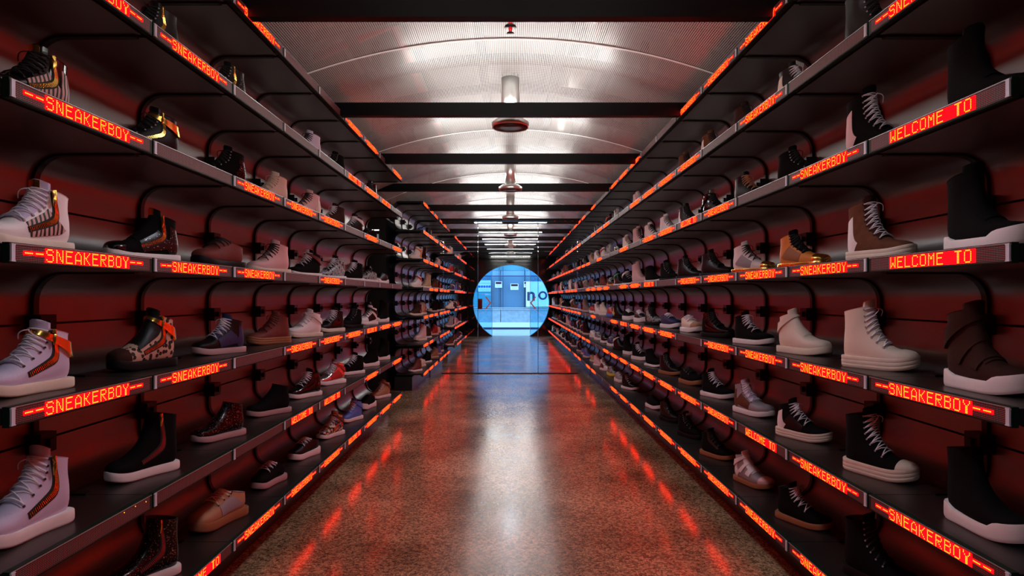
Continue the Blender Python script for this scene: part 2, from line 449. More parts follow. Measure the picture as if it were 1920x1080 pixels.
# ------------------------------------------------------------------ shelving
def sheet_profile(upper, h):
    """points (depth from LED plane, z from compartment mid) of one bent back sheet"""
    D = XB - W; R = .095; pts = []
    if upper:
        zt = h / 2
        pts = [(.03, zt), (D - R, zt)]
        pts += [(D - R + R * math.sin(a), zt - R + R * math.cos(a)) for a in [PI/2 * i / 8 for i in range(1, 9)]]
        pts.append((D, .0035))
    else:
        zb = -h / 2
        pts = [(D, -.0035), (D, zb + R)]
        pts += [(D - R + R * math.cos(a), zb + R - R * math.sin(a)) for a in [PI/2 * i / 8 for i in range(1, 9)]]
        pts.append((.30 - .06, zb))
    return pts
def extrude(pts, w, th, m, name, inward=0.0):
    """bend sheet: local x = along the aisle, local y = depth into the wall, z"""
    b = MB(); n = len(pts); P = []
    for i, p in enumerate(pts):
        q0 = pts[max(0, i-1)]; q1 = pts[min(n-1, i+1)]
        t = Vector((q1[0]-q0[0], q1[1]-q0[1])).normalized(); nn = Vector((t.y, -t.x))     # points to the hollow side
        P.append((p[0] + nn.x*0, p[1], nn))
    rows = []
    for d, z, nn in P:
        a = (d - nn.x*th*-1, z - nn.y*th*-1) if False else (d, z)
        o = (d - nn.x*th, z - nn.y*th)
        rows.append([(-w/2, a[0], a[1]), (w/2, a[0], a[1]), (w/2, o[0], o[1]), (-w/2, o[0], o[1])])
    b.grid(rows, True)
    b.f.append([0, 1, 2, 3]); b.m.append(0); e = len(b.v) - 4; b.f.append([e+3, e+2, e+1, e]); b.m.append(0)
    me = fixnormals(b.mesh(name, (m,)))
    me.polygons.foreach_set('use_smooth', [len(p.vertices) == 4 for p in me.polygons])
    try: me.set_sharp_from_angle(angle=math.radians(40))
    except Exception: pass
    return me
CH = .363 - .042               # clear height of a compartment
ME_UP = extrude(sheet_profile(True, CH), L - .022, .002, M_sheet, 'back_sheet')
ME_LO = extrude(sheet_profile(False, CH), L - .022, .002, M_sheet, 'back_sheet')
def rib_profile():
    h = CH; D = XB - W - .012; R = .085; zt = h/2 - .006; zb = -zt
    p = [(.05, zt), (D - R, zt)] + [(D-R+R*math.sin(a), zt-R+R*math.cos(a)) for a in [PI/2*i/8 for i in range(1, 9)]]
    p += [(D, zb + R)] + [(D-R+R*math.cos(a), zb+R-R*math.sin(a)) for a in [PI/2*i/8 for i in range(1, 9)]] + [(.2, zb)]
    return p
ME_RIB = extrude(rib_profile(), .022, .010, M_black, 'bracket_rib')
b = MB(); b.box(-.032, .032, XB - W - .05, XB - W - .004, -.03, .03); b.box(-.010, .010, XB - W - .062, XB - W - .05, -.012, .012)
ME_CLAMP = b.mesh('clamp', (M_black,))
b = MB(); b.box(-(L-.004)/2, (L-.004)/2, .018, XB - W - .03, -.02, .0); b.box(-(L-.004)/2, (L-.004)/2, .017, .03, -.036, -.02)
ME_BOARD = b.mesh('shelf_board', (M_board,))

CODE = {
 ('l',1): 'TTTBBTTBTBTTT', ('l',2): 'TTBBBWTWB', ('l',3): 'TBTTTBTBT', ('l',4): 'TTTBTBBBB', ('l',5): 'TTBTTTWTT', ('l',6): 'DBBWWBTBT', ('l',7): 'TWTTTWTTT',
 ('r',1): 'TTTTTBBTTTBBTBT', ('r',2): 'TBTBTTTTBBTTTBB', ('r',3): 'WTBTWTTBTBBTBTT', ('r',4): 'WTTTTBWTTBTTTTB', ('r',5): 'TTTTBTTTWTBBTBB', ('r',6): 'TTWTTTTTTTTBBTT', ('r',7): 'TTTTTTTTTTBBTTB' }
ME_FULL = None
def full_sheet():
    b = MB()
    for me in (ME_UP, ME_LO): b.add([v.co for v in me.vertices], [list(p.vertices) for p in me.polygons])
    me = b.mesh('back_sheet', (M_sheet,)); me.polygons.foreach_set('use_smooth', [True]*len(me.polygons))
    try: me.set_sharp_from_angle(angle=math.radians(40))
    except Exception: pass
    return me
ME_FULL = full_sheet()
SHW = {7: 'lowest', 6: 'second', 5: 'third', 4: 'fourth', 3: 'fifth', 2: 'sixth', 1: 'topmost'}
def shelving(side, ya, ncol, where, code_off=0, far=False):
    s = -1 if side == 'l' else 1
    wall = wl if side == 'l' else wr
    rz = PI / 2 if side == 'l' else -PI / 2       # local -Y (sign face) looks to the aisle
    for k in range(1, 8):
        z = zs(k)
        lab = '%s black shelf%s with red sign strip, %s' % (SHW[k], ' up' if 1 < k < 7 else '', where)
        root = thing('display_shelf', lab, 'shelf', (s * W, ya, z), 0, 'shelves with sign strips')
        zm = z + .0198 + CH / 2
        for c in range(ncol):
            y = L * (c + .5)
            link('shelf_board', ME_BOARD, root, (0, y, .020), rz)
            p = link('led_panel', ME_PANEL, root, (0, y, 0), rz)
            link('end_cap', ME_CAP, p, ((-LW/2 + .007) if side == 'l' else (LW/2 - .007), 0, 0))
            seq = CODE[(side, k)]; i = c + code_off
            if i < len(seq): t = seq[i]
            else: t = random.choice('TTTTWB' if k > 4 else 'TTBTW')
            if t == 'T': link('led_text', ME_T, p); link('led_glow', ME_GT, p)
            elif t == 'W': link('led_text', ME_W, p); link('led_glow', ME_GW, p)
            elif t == 'D': link('led_text', ME_D, p)
            if k > 1:
                for me in ((ME_FULL,) if far else (ME_UP, ME_LO)):
                    link('back_sheet', me, wall, (s * W, ya + y, zm), rz)
        if k > 1:
            for c in range(ncol + 1):
                yy = ya + L * c + (.012 if c == 0 else (-.012 if c == ncol else 0))
                link('bracket_rib', ME_RIB, wall, (s * W, yy, zm), rz)
                link('clamp', ME_CLAMP, wall, (s * W, yy, zm), rz)
    b = MB(); ln = ncol * L
    b.box(min(s*(W+.14), s*(W+.36)), max(s*(W+.14), s*(W+.36)), ya, ya + ln, 0.001, zs(7) - .0225)
    link('plinth', b.mesh('plinth', (M_wall,)), wall)
shelving('l', .20, 2, 'left wall beside the viewer', 20)
shelving('r', .20, 2, 'right wall beside the viewer', 20)
shelving('l', Y0, 9, 'left wall before the side passage')
shelving('r', Y0, 15, 'right wall before the glass')
YL2, YL3, YL4, YR2 = 7.74, 9.52, 12.10, 9.55
shelving('l', YL2, 3, 'left wall just past the side passage', 30)
shelving('l', YL3, 3, 'left wall just beyond the glass', 40, True)
shelving('l', YL4, 6, 'left wall beside the round doorway', 50, True)
shelving('r', YR2, 15, 'right wall beyond the glass', 30, True)

# ------------------------------------------------------------------ glass partition
def glass_partition():
    root = thing('glass_partition', 'frameless glass partition with a central door across the aisle', 'partition', (0, GLASS_Y, 0))
    xs = [-1.04, -.502, .428, 1.04]
    for i in range(3):
        b = MB(); b.box(xs[i] + .004, xs[i+1] - .004, 0, .01, .012, HB - .004)
        link('door_leaf' if i == 1 else 'glass_pane', b.mesh('glass_pane', (M_glass,)), root)
    for x in xs[1:3]:
        b = MB(); b.box(x - .0035, x + .0035, -.001, .011, .01, HB - .004); link('edge_seal', b.mesh('edge_seal', (M_black,)), root)
    b = MB(); b.box(-1.06, 1.06, -.012, .022, 0, .012); link('floor_rail', b.mesh('floor_rail', (M_black,)), root)
    b = MB()
    for dy in (-.028, .012): b.box(-.034, .034, dy, dy + .026, -.08, .08)
    b.tube([(0, -.032, -.055), (0, -.032, .055)], .012, 8)
    h = link('handle', b.mesh('handle', (mat('lock_red_brown', (.10, .012, .012), .25, .3),)), root, (-.468, 0, 1.075))
    mo = mat('salmon_reflection', (.62, .18, .13), .6)  # flat salmon chevrons drawn in place of reflections on the glass
    for x, s in ((-.345, 1), (.352, -1)):
        b = MB(); w_, h_, t_ = .075*s, .095, .024*s
        pts = [(-w_/2 - t_/2, h_), (-w_/2 + t_/2, h_), (w_/2 + t_/2, 0), (-w_/2 + t_/2, -h_), (-w_/2 - t_/2, -h_), (w_/2 - t_/2, 0)]
        b.add([(px, 0, pz) for px, pz in pts] + [(px, -.002, pz) for px, pz in pts],
              [(0,1,2,5), (5,2,3,4), (11,8,7,6), (10,9,8,11)] + [(i, (i+1) % 6, (i+1) % 6 + 6, i + 6) for i in range(6)])
        link('reflected_chevron', fixnormals(b.mesh('reflected_chevron', (mo,))), root, (x, -.001, 1.092))
glass_partition()

# sliding door leaves of tinted glass in the round doorway
for s, lab in ((-1, 'left blue tinted sliding glass door in the round doorway'), (1, 'right blue tinted sliding glass door in the round doorway')):
    t = thing('sliding_door', lab, 'door', (XC + s * .58, END_Y + .26, 0))
    b = MB(); b.box(min(0, s*.72), max(0, s*.72), 0, .012, .01, 2.2)
    link('glass_leaf', b.mesh('glass_leaf', (M_bluglass,)), t)
    b = MB(); b.box(-.006, .006, -.004, .016, .01, 2.2); link('edge_strip', b.mesh('edge_strip', (mat('pale_edge', (.5, .6, .65), .4),)), t)

# ------------------------------------------------------------------ street outside
HY = 23.0
PX = HY / FPX
def hx(px): return (px - 957) * PX
def hz(py): return EYE + (556 - py) * PX
M_pave = mat('pavement_grey', (.42, .43, .44), .7, var=.15, vscale=5)
M_hoard = mat('hoarding_blue', (.20, .36, .52), .6, var=.06, vscale=3)
M_teal = mat('hoarding_teal', (.08, .28, .36), .6, var=.1, vscale=4)
M_white = mat('board_white', (.72, .74, .76), .6)
M_navy = mat('navy_ink', (.02, .03, .10), .6)
M_line = mat('grey_ink', (.35, .38, .45), .6)
M_rail = mat('rail_galvanised', (.55, .58, .62), .5, .3)
b = MB(); b.box(-8, 8, END_Y + .25, 30, -.16, -.03)
struct(link('pavement', b.mesh('pavement', (M_pave,))), 'pale street pavement outside the round doorway', 'pavement')
t = thing('construction_hoarding', 'blue construction hoarding across the street behind the round doorway', 'hoarding', (0, HY, 0))
def hb(name, x0, x1, y0, y1, d0, d1, m, parent=t):
    b = MB(); b.box(hx(x0), hx(x1), d0, d1, hz(y1), hz(y0)); return link(name, b.mesh(name, (m,)), parent)
hb('hoarding_panel', 780, 938, 400, 579, 0, .05, M_hoard); hb('hoarding_panel', 939, 984, 400, 579, 0, .05, M_hoard); hb('hoarding_panel', 985, 1150, 400, 579, 0, .05, M_hoard)
hb('backing_board', 760, 1170, 380, 640, .06, .09, M_hoard); hb('top_band', 780, 1150, 494, 507, -.02, 0, M_teal)
hb('concrete_block', 780, 938.5, 580, 604, -.25, .05, mat('concrete_blue_grey', (.30, .36, .42), .8, var=.35, vscale=9)); hb('concrete_block', 939.5, 1150, 580, 604, -.25, .05, MATS['concrete_blue_grey'])
hb('white_kerb', 780, 1150, 604, 613, -.32, .05, M_white)
hb('shadow_gap', 780, 1150, 613, 618, -.28, .05, M_navy)
for y in (576.5, 579.0): hb('rail', 780, 1150, y, y + 1.1, -.30, -.27, M_rail)
hb('rail', 800, 1100, 517, 518.8, -.14, -.11, mat('rail_dark', (.03, .05, .12), .5))
for x in (935.6, 942.6, 982.6): hb('post', x, x + 1.0, 490, 580, -.12, -.08, MATS['rail_dark'])
def chainlink():
    b = MB(); x0, x1, z0, z1 = hx(880), hx(1040), hz(577), hz(518); st = .075
    for sg in (1, -1):
        k = -60
        while k < 80:
            xa = x0 + k * st; pts = []
            for z in (z0, z1):
                pts.append((xa + sg * (z - (z0 if sg > 0 else z0)), -.11 + .004*sg, z))
            k += 1
            (ax, ay, az), (bx, by, bz) = pts
            if max(ax, bx) < x0 or min(ax, bx) > x1: continue
            def clip(xlim):
                tt = (xlim - ax) / (bx - ax); return (xlim, ay, az + (bz - az) * tt)
            A = pts[0] if x0 <= ax <= x1 else clip(x0 if ax < x0 else x1)
            B = pts[1] if x0 <= bx <= x1 else clip(x0 if bx < x0 else x1)
            b.tube([A, B], .004, 3, caps=False)
    o = link('chain_link_mesh', b.mesh('chain_link_mesh', (mat('wire_blue_grey', (.10, .18, .30), .5, .3),)), t); o['kind'] = 'stuff'
chainlink()
def sign(x0, x1, y0, y1, lab, kind):
    d = -.19
    r = thing('safety_sign', lab, 'sign', (hx((x0+x1)/2), HY + d, hz(y1)))
    w_, h_ = (x1-x0)*PX, (y1-y0)*PX
    b = MB(); b.box(-w_/2, w_/2, -.01, .0, 0, h_); link('board', b.mesh('board', (M_white,)), r)
    def bar(name, ax, bx, az, bz, m):
        b = MB(); b.box(ax*w_ - w_/2, bx*w_ - w_/2, -.013, -.01, az*h_, bz*h_); link(name, b.mesh(name, (m,)), r)
    if kind == 'danger':
        bar('header', .08, .92, .58, .92, mat('header_maroon', (.10, .02, .06), .6)); bar('header_stripe', .16, .84, .68, .8, M_white)
        bar('text_line', .12, .88, .36, .42, M_line); bar('text_line', .2, .8, .22, .28, M_line)
    elif kind == 'icons':
        mb_ = mat('icon_blue', (.01, .10, .45), .5)
        for i in range(5):
            b = MB(); b.tube([(0, 0, 0), (0, -.003, 0)], .045, 20)
            link('icon', b.mesh('icon', (mb_,)), r, (-.40*w_ + i*.2*w_, -.01, .45*h_))
        bar('text_line', .05, .95, .70, .73, M_line); bar('text_line', .05, .95, .78, .8, M_line); bar('text_line', .1, .9, .18, .21, M_line); bar('text_line', .05, .95, .08, .1, M_line)
    return r
sign(928.5, 941.5, 528, 539.5, 'small white warning sign left of the hoarding post', 'danger')
sign(957, 972, 532, 543.5, 'small white warning sign in the middle of the hoarding', 'danger')
sign(981.8, 995, 528, 539, 'small white warning sign partly behind the big white board', 'danger')
sign(897, 920.5, 526, 547, 'white safety board with a row of blue round icons', 'icons')
r = thing('site_board', 'large white board with navy lettering at the right of the hoarding', 'sign', (hx(1010), HY - .24, hz(575)))
b = MB(); b.box(-.48, 1.0, -.012, 0, 0, (575-528)*PX); link('board', b.mesh('board', (M_white,)), r)
def text_part(body, size, m, parent, loc, name='lettering', bold=.0):
    c = bpy.data.curves.new('tmp', 'FONT'); c.body = body; c.size = size; c.extrude = .002; c.offset = bold
    o = bpy.data.objects.new('tmp', c); COL.objects.link(o)
    dg = bpy.context.evaluated_depsgraph_get(); me = bpy.data.meshes.new_from_object(o.evaluated_get(dg))
    bpy.data.objects.remove(o); me.name = name; me.materials.clear(); me.materials.append(m)
    q = link(name, me, parent, loc); q.rotation_euler = (PI/2, 0, 0); return q
text_part('n', .66, M_navy, r, (-.46, -.015, .24), bold=.016)
text_part('o', .66, M_navy, r, (-.04, -.015, .27), bold=.006)
text_part("'", .50, M_navy, r, (.30, -.015, .26), bold=.006)
r2 = thing('teal_notice', 'teal notice with white lettering at the left of the hoarding', 'sign', (hx(905), HY - .20, hz(577)))
b = MB(); b.box(-.5, .32, -.01, 0, 0, .58); link('board', b.mesh('board', (M_teal,)), r2)
text_part('SPECI', .09, M_white, r2, (.09, -.013, .46))

# things glimpsed in the side passage on the left
M_scr = emis('screen_grey', (.55, .56, .50), .28)
t = thing('wall_screen', 'small grey lit screen in the dark passage at left', 'screen', (-1.70, 7.66, 1.92))
b = MB(); b.box(-.085, .065, 0, .015, -.07, .07); link('housing', b.mesh('housing', (M_black,)), t)
b = MB(); b.add([(-.075, -.001, -.06), (.055, -.001, -.06), (.055, -.001, .05), (-.075, -.001, .05)], [(0,1,2,3)]); link('screen', b.mesh('screen', (M_scr,)), t)
t = thing('strip_lamp', 'short white strip lamp above the screen in the left passage', 'lamp', (-1.70, 7.66, 2.02))
b = MB(); b.box(-.09, .07, 0, .015, -.014, .014); link('housing', b.mesh('housing', (M_black,)), t)
b = MB(); b.box(-.085, -.015, -.004, 0, -.006, .006); b.box(.0, .06, -.004, 0, -.006, .006); link('diffuser', b.mesh('diffuser', (emis('lamp_white', (1, .97, .9), 2.5),)), t)


# ------------------------------------------------------------------ shoes
C_ = lambda *a, **k: mat(*a, **k)
C_('white', (.86, .82, .81), .5, bump=.15); C_('lilac', (.60, .56, .74), .6, bump=.2); C_('cream', (.80, .70, .58), .55, bump=.15)
C_('black', (.005, .005, .006), .42, bump=.2, spec=.3); C_('suede_black', (.005, .0045, .0045), .9, bump=.3, spec=.12); C_('patent', (.005, .005, .006), .14)
C_('brown', (.14, .055, .028), .85, bump=.5, bscale=120, var=.4, vscale=30, spec=.2); C_('darkbrown', (.040, .014, .009), .85, bump=.4, var=.3, spec=.2); C_('tan', (.46, .26, .14), .7, bump=.2)
C_('gold', (.95, .55, .12), .2, .95); C_('silver', (.8, .8, .8), .22, .95); C_('red', (.50, .03, .03), .5); C_('redbrown', (.16, .03, .022), .7, bump=.3, var=.3)
C_('pink', (.78, .52, .52), .6, bump=.15); C_('blue', (.10, .20, .62), .5); C_('navy', (.02, .025, .09), .6); C_('grey', (.32, .30, .32), .6, bump=.2)
C_('orange', (.75, .26, .05), .5); C_('yellow', (.75, .60, .08), .5); C_('green', (.06, .35, .14), .5); C_('gum', (.32, .14, .06), .5); C_('lace_black', (.02, .02, .02), .7); C_('lace_white', (.88, .86, .92), .7); C_('lace_orange', (.62, .30, .16), .7)
C_('sole_white', (.86, .80, .78), .55, var=.06, vscale=40); C_('sole_cream', (.78, .68, .55), .55, var=.08, vscale=40); C_('sole_black', (.006, .006, .006), .6, spec=.2); C_('sole_pink', (.50, .33, .33), .6); C_('lining_dark', (.02, .018, .018), .8); C_('lining_grey', (.30, .30, .34), .8)
patmat('leopard', 'voronoi', [(0, (.012, .008, .006)), (.42, (.55, .36, .26))], 52, .7)
patmat('zebra', 'wave', [(.42, (.012, .008, .008)), (.5, (.60, .38, .33))], (16, 22, 16), .5)
patmat('sequin', 'cells', [(0, (.008, .008, .01)), (.80, (.25, .10, .09)), (.93, (.7, .5, .45))], 330, .25, .5)
patmat('stud', 'voronoi', [(0, (.85, .8, .75)), (.16, (.012, .012, .012))], 130, .3, .3)
patmat('multi', 'cells', [(0, (.02, .02, .02)), (.35, (.55, .10, .05)), (.5, (.75, .45, .12)), (.68, (.7, .65, .6)), (.8, (.05, .25, .45))], 60, .4)
patmat('marble', 'noise', [(.40, (.012, .012, .014)), (.52, (.45, .42, .40)), (.62, (.05, .25, .28)), (.75, (.5, .06, .05))], 45, .4)

# stations: front y, front z, back y, back z, half width
TOE = [(.281,.034,.281,.022,.010), (.278,.046,.277,.020,.024), (.268,.058,.264,.020,.036), (.248,.068,.242,.020,.044), (.215,.078,.205,.020,.047)]
SHAPE = {
 'hi':   TOE + [(.183,.095,.162,.020,.045),(.156,.117,.112,.020,.041),(.138,.137,.062,.020,.038),(.127,.152,.022,.022,.036),(.120,.163,.006,.045,.035),(.115,.172,.005,.085,.034),(.110,.181,.012,.125,.035),(.106,.190,.012,.162,.036)],
 'boot': TOE + [(.185,.094,.162,.020,.046),(.160,.116,.112,.020,.042),(.144,.142,.062,.020,.040),(.136,.165,.020,.022,.039),(.130,.184,.004,.050,.038),(.126,.200,.004,.100,.038),(.124,.216,.008,.150,.040),(.122,.232,.006,.205,.042)],
 'low':  TOE + [(.185,.091,.165,.020,.045),(.162,.103,.120,.020,.041),(.144,.111,.070,.020,.038),(.132,.115,.024,.022,.036),(.124,.117,.005,.040,.034),(.119,.116,.003,.062,.032),(.115,.113,.005,.082,.031)],
}
def crom(a, b, c, d, u):
    return .5 * ((2*b) + (-a + c) * u + (2*a - 5*b + 4*c - d) * u*u + (-a + 3*b - 3*c + d) * u*u*u)
class Last:
    def __init__(s, st): s.st = st; s.n = len(st) - 1
    def sta(s, t):
        t = max(0., min(s.n, t)); i = min(int(t), s.n - 1); u = t - i; g = lambda k: s.st[max(0, min(s.n, k))]
        return [crom(g(i-1)[j], g(i)[j], g(i+1)[j], g(i+2)[j], u) for j in range(5)]
    def p0(s, t, th):
        fy, fz, by, bz, w = s.sta(t); c, q = math.cos(th), math.sin(th); k = max(0., min(1., (t - 5.0) / 3.0))
        if c >= 0: ps, qs = .92 + .08*k, 1.0
        else: ps, qs = .50 + .50*k, .72 + .28*k
        x = w * math.copysign(abs(q) ** ps, q); a = math.copysign(abs(c) ** qs, c)
        y = (fy + by) / 2 + a * (fy - by) / 2; z = (fz + bz) / 2 + a * (fz - bz) / 2
        return Vector((x, y, z))
    def nrm(s, t, th):
        e = .03; ta, tb = max(.02, t - e), min(s.n, t + e)
        n = (s.p0(tb, th) - s.p0(ta, th)).cross(s.p0(t, th + .03) - s.p0(t, th - .03))
        fy, fz, by, bz, w = s.sta(t); c = Vector((0, (fy+by)/2, (fz+bz)/2))
        if n.length < 1e-9: return Vector((0, 1, 0))
        n.normalize()
        if n.dot(s.p0(t, th) - c) < 0: n = -n
        return n
    def p(s, t, th, off=0.): return s.p0(t, th) + s.nrm(t, th) * off
def spring(v):
    x, y, z = v
    if y > .19: z += .014 * ((y - .19) / .09) ** 2
    return (x + .010 * math.sin((y - .05) / .23 * PI) - .004, y - .14, z)
def fin(b, name, smooth=True):
    b.v = [spring(v) for v in b.v]
    me = fixnormals(b.mesh(name, (None,), smooth))
    if smooth:
        try: me.set_sharp_from_angle(angle=math.radians(50))
        except Exception: pass
    return me
def frange(a, b, n): return [a + (b - a) * i / n for i in range(n + 1)]
def patch(LS, t0, t1, h0, h1, off, name, nt=12, nh=8, b=None, both=False, done=True):
    b = b or MB()
    for sg in ((1, -1) if both else (1,)):
        top = [[LS.p(t, sg*h, off) for h in frange(h0, h1, nh)] for t in frange(t0, t1, nt)]
        bot = [[LS.p(t, sg*h, -.001) for h in frange(h0, h1, nh)] for t in frange(t0, t1, nt)]
        b.grid(top)
        for A, B in ((top[0], bot[0]), (top[-1], bot[-1]), ([r[0] for r in top], [r[0] for r in bot]), ([r[-1] for r in top], [r[-1] for r in bot])): b.grid([A, B])
    return fin(b, name) if done else b
def m_upper(LS):
    b = MB(); NT, NH = 30, 28
    rows = [[LS.p0(t, 2*PI*h/NH) for h in range(NH)] for t in frange(0, LS.n, NT)]
    b.grid(rows, True); b.f.append(list(range(NH))); b.m.append(0)
    # rolled collar, then the inside wall
    rim = [LS.p(LS.n, 2*PI*h/NH, .0015) + Vector((0, 0, .003)) for h in range(NH)]
    b.grid([rows[-1], rim], True)
    return fin(b, 'upper')
def m_lining(LS):
    b = MB(); NH = 28
    rows = [[LS.p(LS.n, 2*PI*h/NH, .0015) + Vector((0, 0, .003)) for h in range(NH)]]
    for t in (LS.n - .02, LS.n - .4, LS.n - 1.2, LS.n - 2.2):
        rows.append([LS.p(t, 2*PI*h/NH, -.0055) + Vector((0, 0, .002 if t > LS.n - .1 else 0)) for h in range(NH)])
    b.grid(rows, True); b.f.append([len(b.v) - NH + k for k in range(NH)]); b.m.append(0)
    return fin(b, 'lining')
def m_sole(kind):
    """outline stacked in rows: plan from heel to toe"""
    th = {'cup': .032, 'thick': .044, 'thin': .024, 'sculpt': .036, 'run': .036}[kind]
    pl = [(-.006, .0), (-.002, .018), (.008, .030), (.030, .0385), (.070, .0395), (.110, .0415), (.150, .046), (.200, .0515), (.232, .0505), (.258, .0440), (.276, .0310), (.285, .0160), (.287, .0)]
    def hw(i): return pl[i]
    pts = []
    fine = []
    for i in range(len(pl) - 1):
        g = lambda k: pl[max(0, min(len(pl)-1, k))]
        for u in (0, .5): fine.append(tuple(crom(g(i-1)[j], g(i)[j], g(i+1)[j], g(i+2)[j], u) for j in (0, 1)))
    fine.append(pl[-1])
    outline = [(w, y) for y, w in fine] + [(-w, y) for y, w in fine[::-1][1:-1]]
    def top(y):
        if kind == 'sculpt':
            if y > .205: return th + .014 * min(1, (y - .205) / .016)
            if y < .05: return th + .014 * min(1, (.05 - y) / .016)
        if kind == 'run': return th + .010 * max(0, 1 - y / .10)
        return th
    rows = [(0.0, .90), (.12, .98), (.30, 1.0), (.34, .975), (.38, 1.0), (.62, 1.0), (.66, .98), (.70, 1.0), (.94, 1.0), (1.0, .97), (1.0, .86)] if kind == 'thick' else [(0.0, .93), (.10, .985), (.22, 1.0), (.55, 1.005), (.90, .995), (1.0, .965), (1.0, .86)]
    b = MB(); R = []
    for fz_, sc in rows:
        R.append([(x * sc, (y - .14) * (1 - (1 - sc) * .35) + .14, fz_ * top(y)) for x, y in outline])
    b.grid(R, True); n = len(outline)
    b.f.append(list(range(n))[::-1]); b.m.append(0); b.f.append([len(b.v) - n + k for k in range(n)]); b.m.append(0)
    return fin(b, 'sole')
def m_tongue(LS, ext):
    b = MB(); rows = []; N = LS.n; hs = frange(-.86, .86, 10)
    for t in frange(4.9, N, 12): rows.append([LS.p(t, h, .003) for h in hs])
    base = [LS.p(N, h, .003) for h in hs]; back = []
    fy, fz, _, _, _ = LS.sta(N); gy, gz, _, _, _ = LS.sta(N - 1); d = Vector((0, fy - gy + .004, fz - gz)).normalized()
    for e in (.35, .7, .92, 1.0):
        rows.append([Vector((p.x * (1 - .25 * (e > .95)), p.y, p.z)) + d * ext * e * (1 - .18 * (abs(h)/.86) ** 3) for p, h in zip(base, hs)])
    inner = [[Vector(p) + Vector((0, -.007, -.001)) for p in r] for r in rows[12:]]
    b.grid(rows); b.grid([rows[-1], inner[-1]]); b.grid(inner)
    b.grid([[r[0] for r in rows[12:]], [r[0] for r in inner]]); b.grid([[r[-1] for r in rows[12:]], [r[-1] for r in inner]])
    return fin(b, 'tongue')
def m_lace(LS, n, far=False):
    b = MB(); N = LS.n; ts = frange(5.1, N - .45, n - 1); h = .86; sd = 4 if far else 5
    for i, t in enumerate(ts):
        b.tube([LS.p(t, a, .0055 + .002 * math.cos(a)) for a in frange(-h, h, 6)], .0024, sd)
        if i < n - 1 and not far:
            for sg in (1, -1):
                b.tube([LS.p(t + (ts[i+1] - t) * u, sg * h * (1 - 2*u), .005 + .002 * math.sin(u * PI)) for u in (0, .25, .5, .75, 1)], .0020, sd)
    if not far:   # tied ends
        for sg in (1, -1):
            p0 = LS.p(ts[-1], 0, .008); pts = [p0 + Vector((sg * .034 * u, .008 + .012 * math.sin(u * PI), -.004 - .028 * u * u)) for u in frange(0, 1, 5)]
            b.tube(pts, .0018, sd)
    return fin(b, 'lace')
def m_eyelet(LS, n):
    b = MB(); N = LS.n
    for t in frange(5.1, N - .45, n - 1):
        for sg in (1, -1):
            p = LS.p(t, sg * .92, .0025); q = LS.nrm(t, sg * .92); b.tube([p, p + q * .002], .0036, 7)
    return fin(b, 'eyelet_row')
def m_zip(LS, w, off, sd):
    b = MB(); N = LS.n
    for sg in (sd,):
        rows, low = [], []
        for u in frange(0, 1, 16):
            t = N - .1 - u * (N - 5.2); th = 1.12 + .42 * u + .10 * math.sin(u * PI)
            rows.append([LS.p(t, sg * (th + k), off) for k in (-w, 0, w)]); low.append([LS.p(t, sg * (th + k), 0) for k in (-w, 0, w)])
        b.grid(rows); b.grid([[r[0] for r in rows], [r[0] for r in low]]); b.grid([[r[-1] for r in rows], [r[-1] for r in low]]); b.grid([rows[0], low[0]]); b.grid([rows[-1], low[-1]])
    return fin(b, 'zip')
def m_teeth(LS, sd):
    b = MB(); N = LS.n
    for sg in (sd,):
        for i in range(42):
            u = i / 41; t = N - .1 - u * (N - 5.3); th = 1.12 + .42 * u + .10 * math.sin(u * PI)
            p = LS.p(t, sg * th, .0035); q = LS.p(t, sg * (th + .09), .0035); r = LS.p(t, sg * (th - .09), .0035); b.tube([r, q], .0013, 4)
    return fin(b, 'zip_teeth')
def m_pull(LS, sd):
    b = MB(); N = LS.n
    for sg in (sd,):
        p = LS.p(N - .2, sg * 1.14, .006)
        b.tube([p + Vector((0, 0, .006)), p, p + Vector((sg*.004, 0, -.010))], [.005, .006, .003], 6)
        b.tube([p + Vector((sg*.004, 0, -.010)), p + Vector((sg*.005, .002, -.024)), p + Vector((sg*.004, .004, -.042))], [.004, .0055, .002], 6)
    return fin(b, 'zip_pull')
MESH = {}
def part(shape, key, fn):
    k = (shape, key)
    if k not in MESH: MESH[k] = fn()
    return MESH[k]
LASTS = {k: Last(v) for k, v in SHAPE.items()}
ORD = ['first', 'second', 'third', 'fourth', 'fifth', 'sixth', 'seventh', 'eighth', 'ninth', 'tenth', 'eleventh', 'twelfth', 'thirteenth', 'fourteenth', 'fifteenth']
UPW = {7: 'lowest shelf', 6: 'second shelf up', 5: 'third shelf up', 4: 'fourth shelf up', 3: 'fifth shelf up', 2: 'sixth shelf up'}
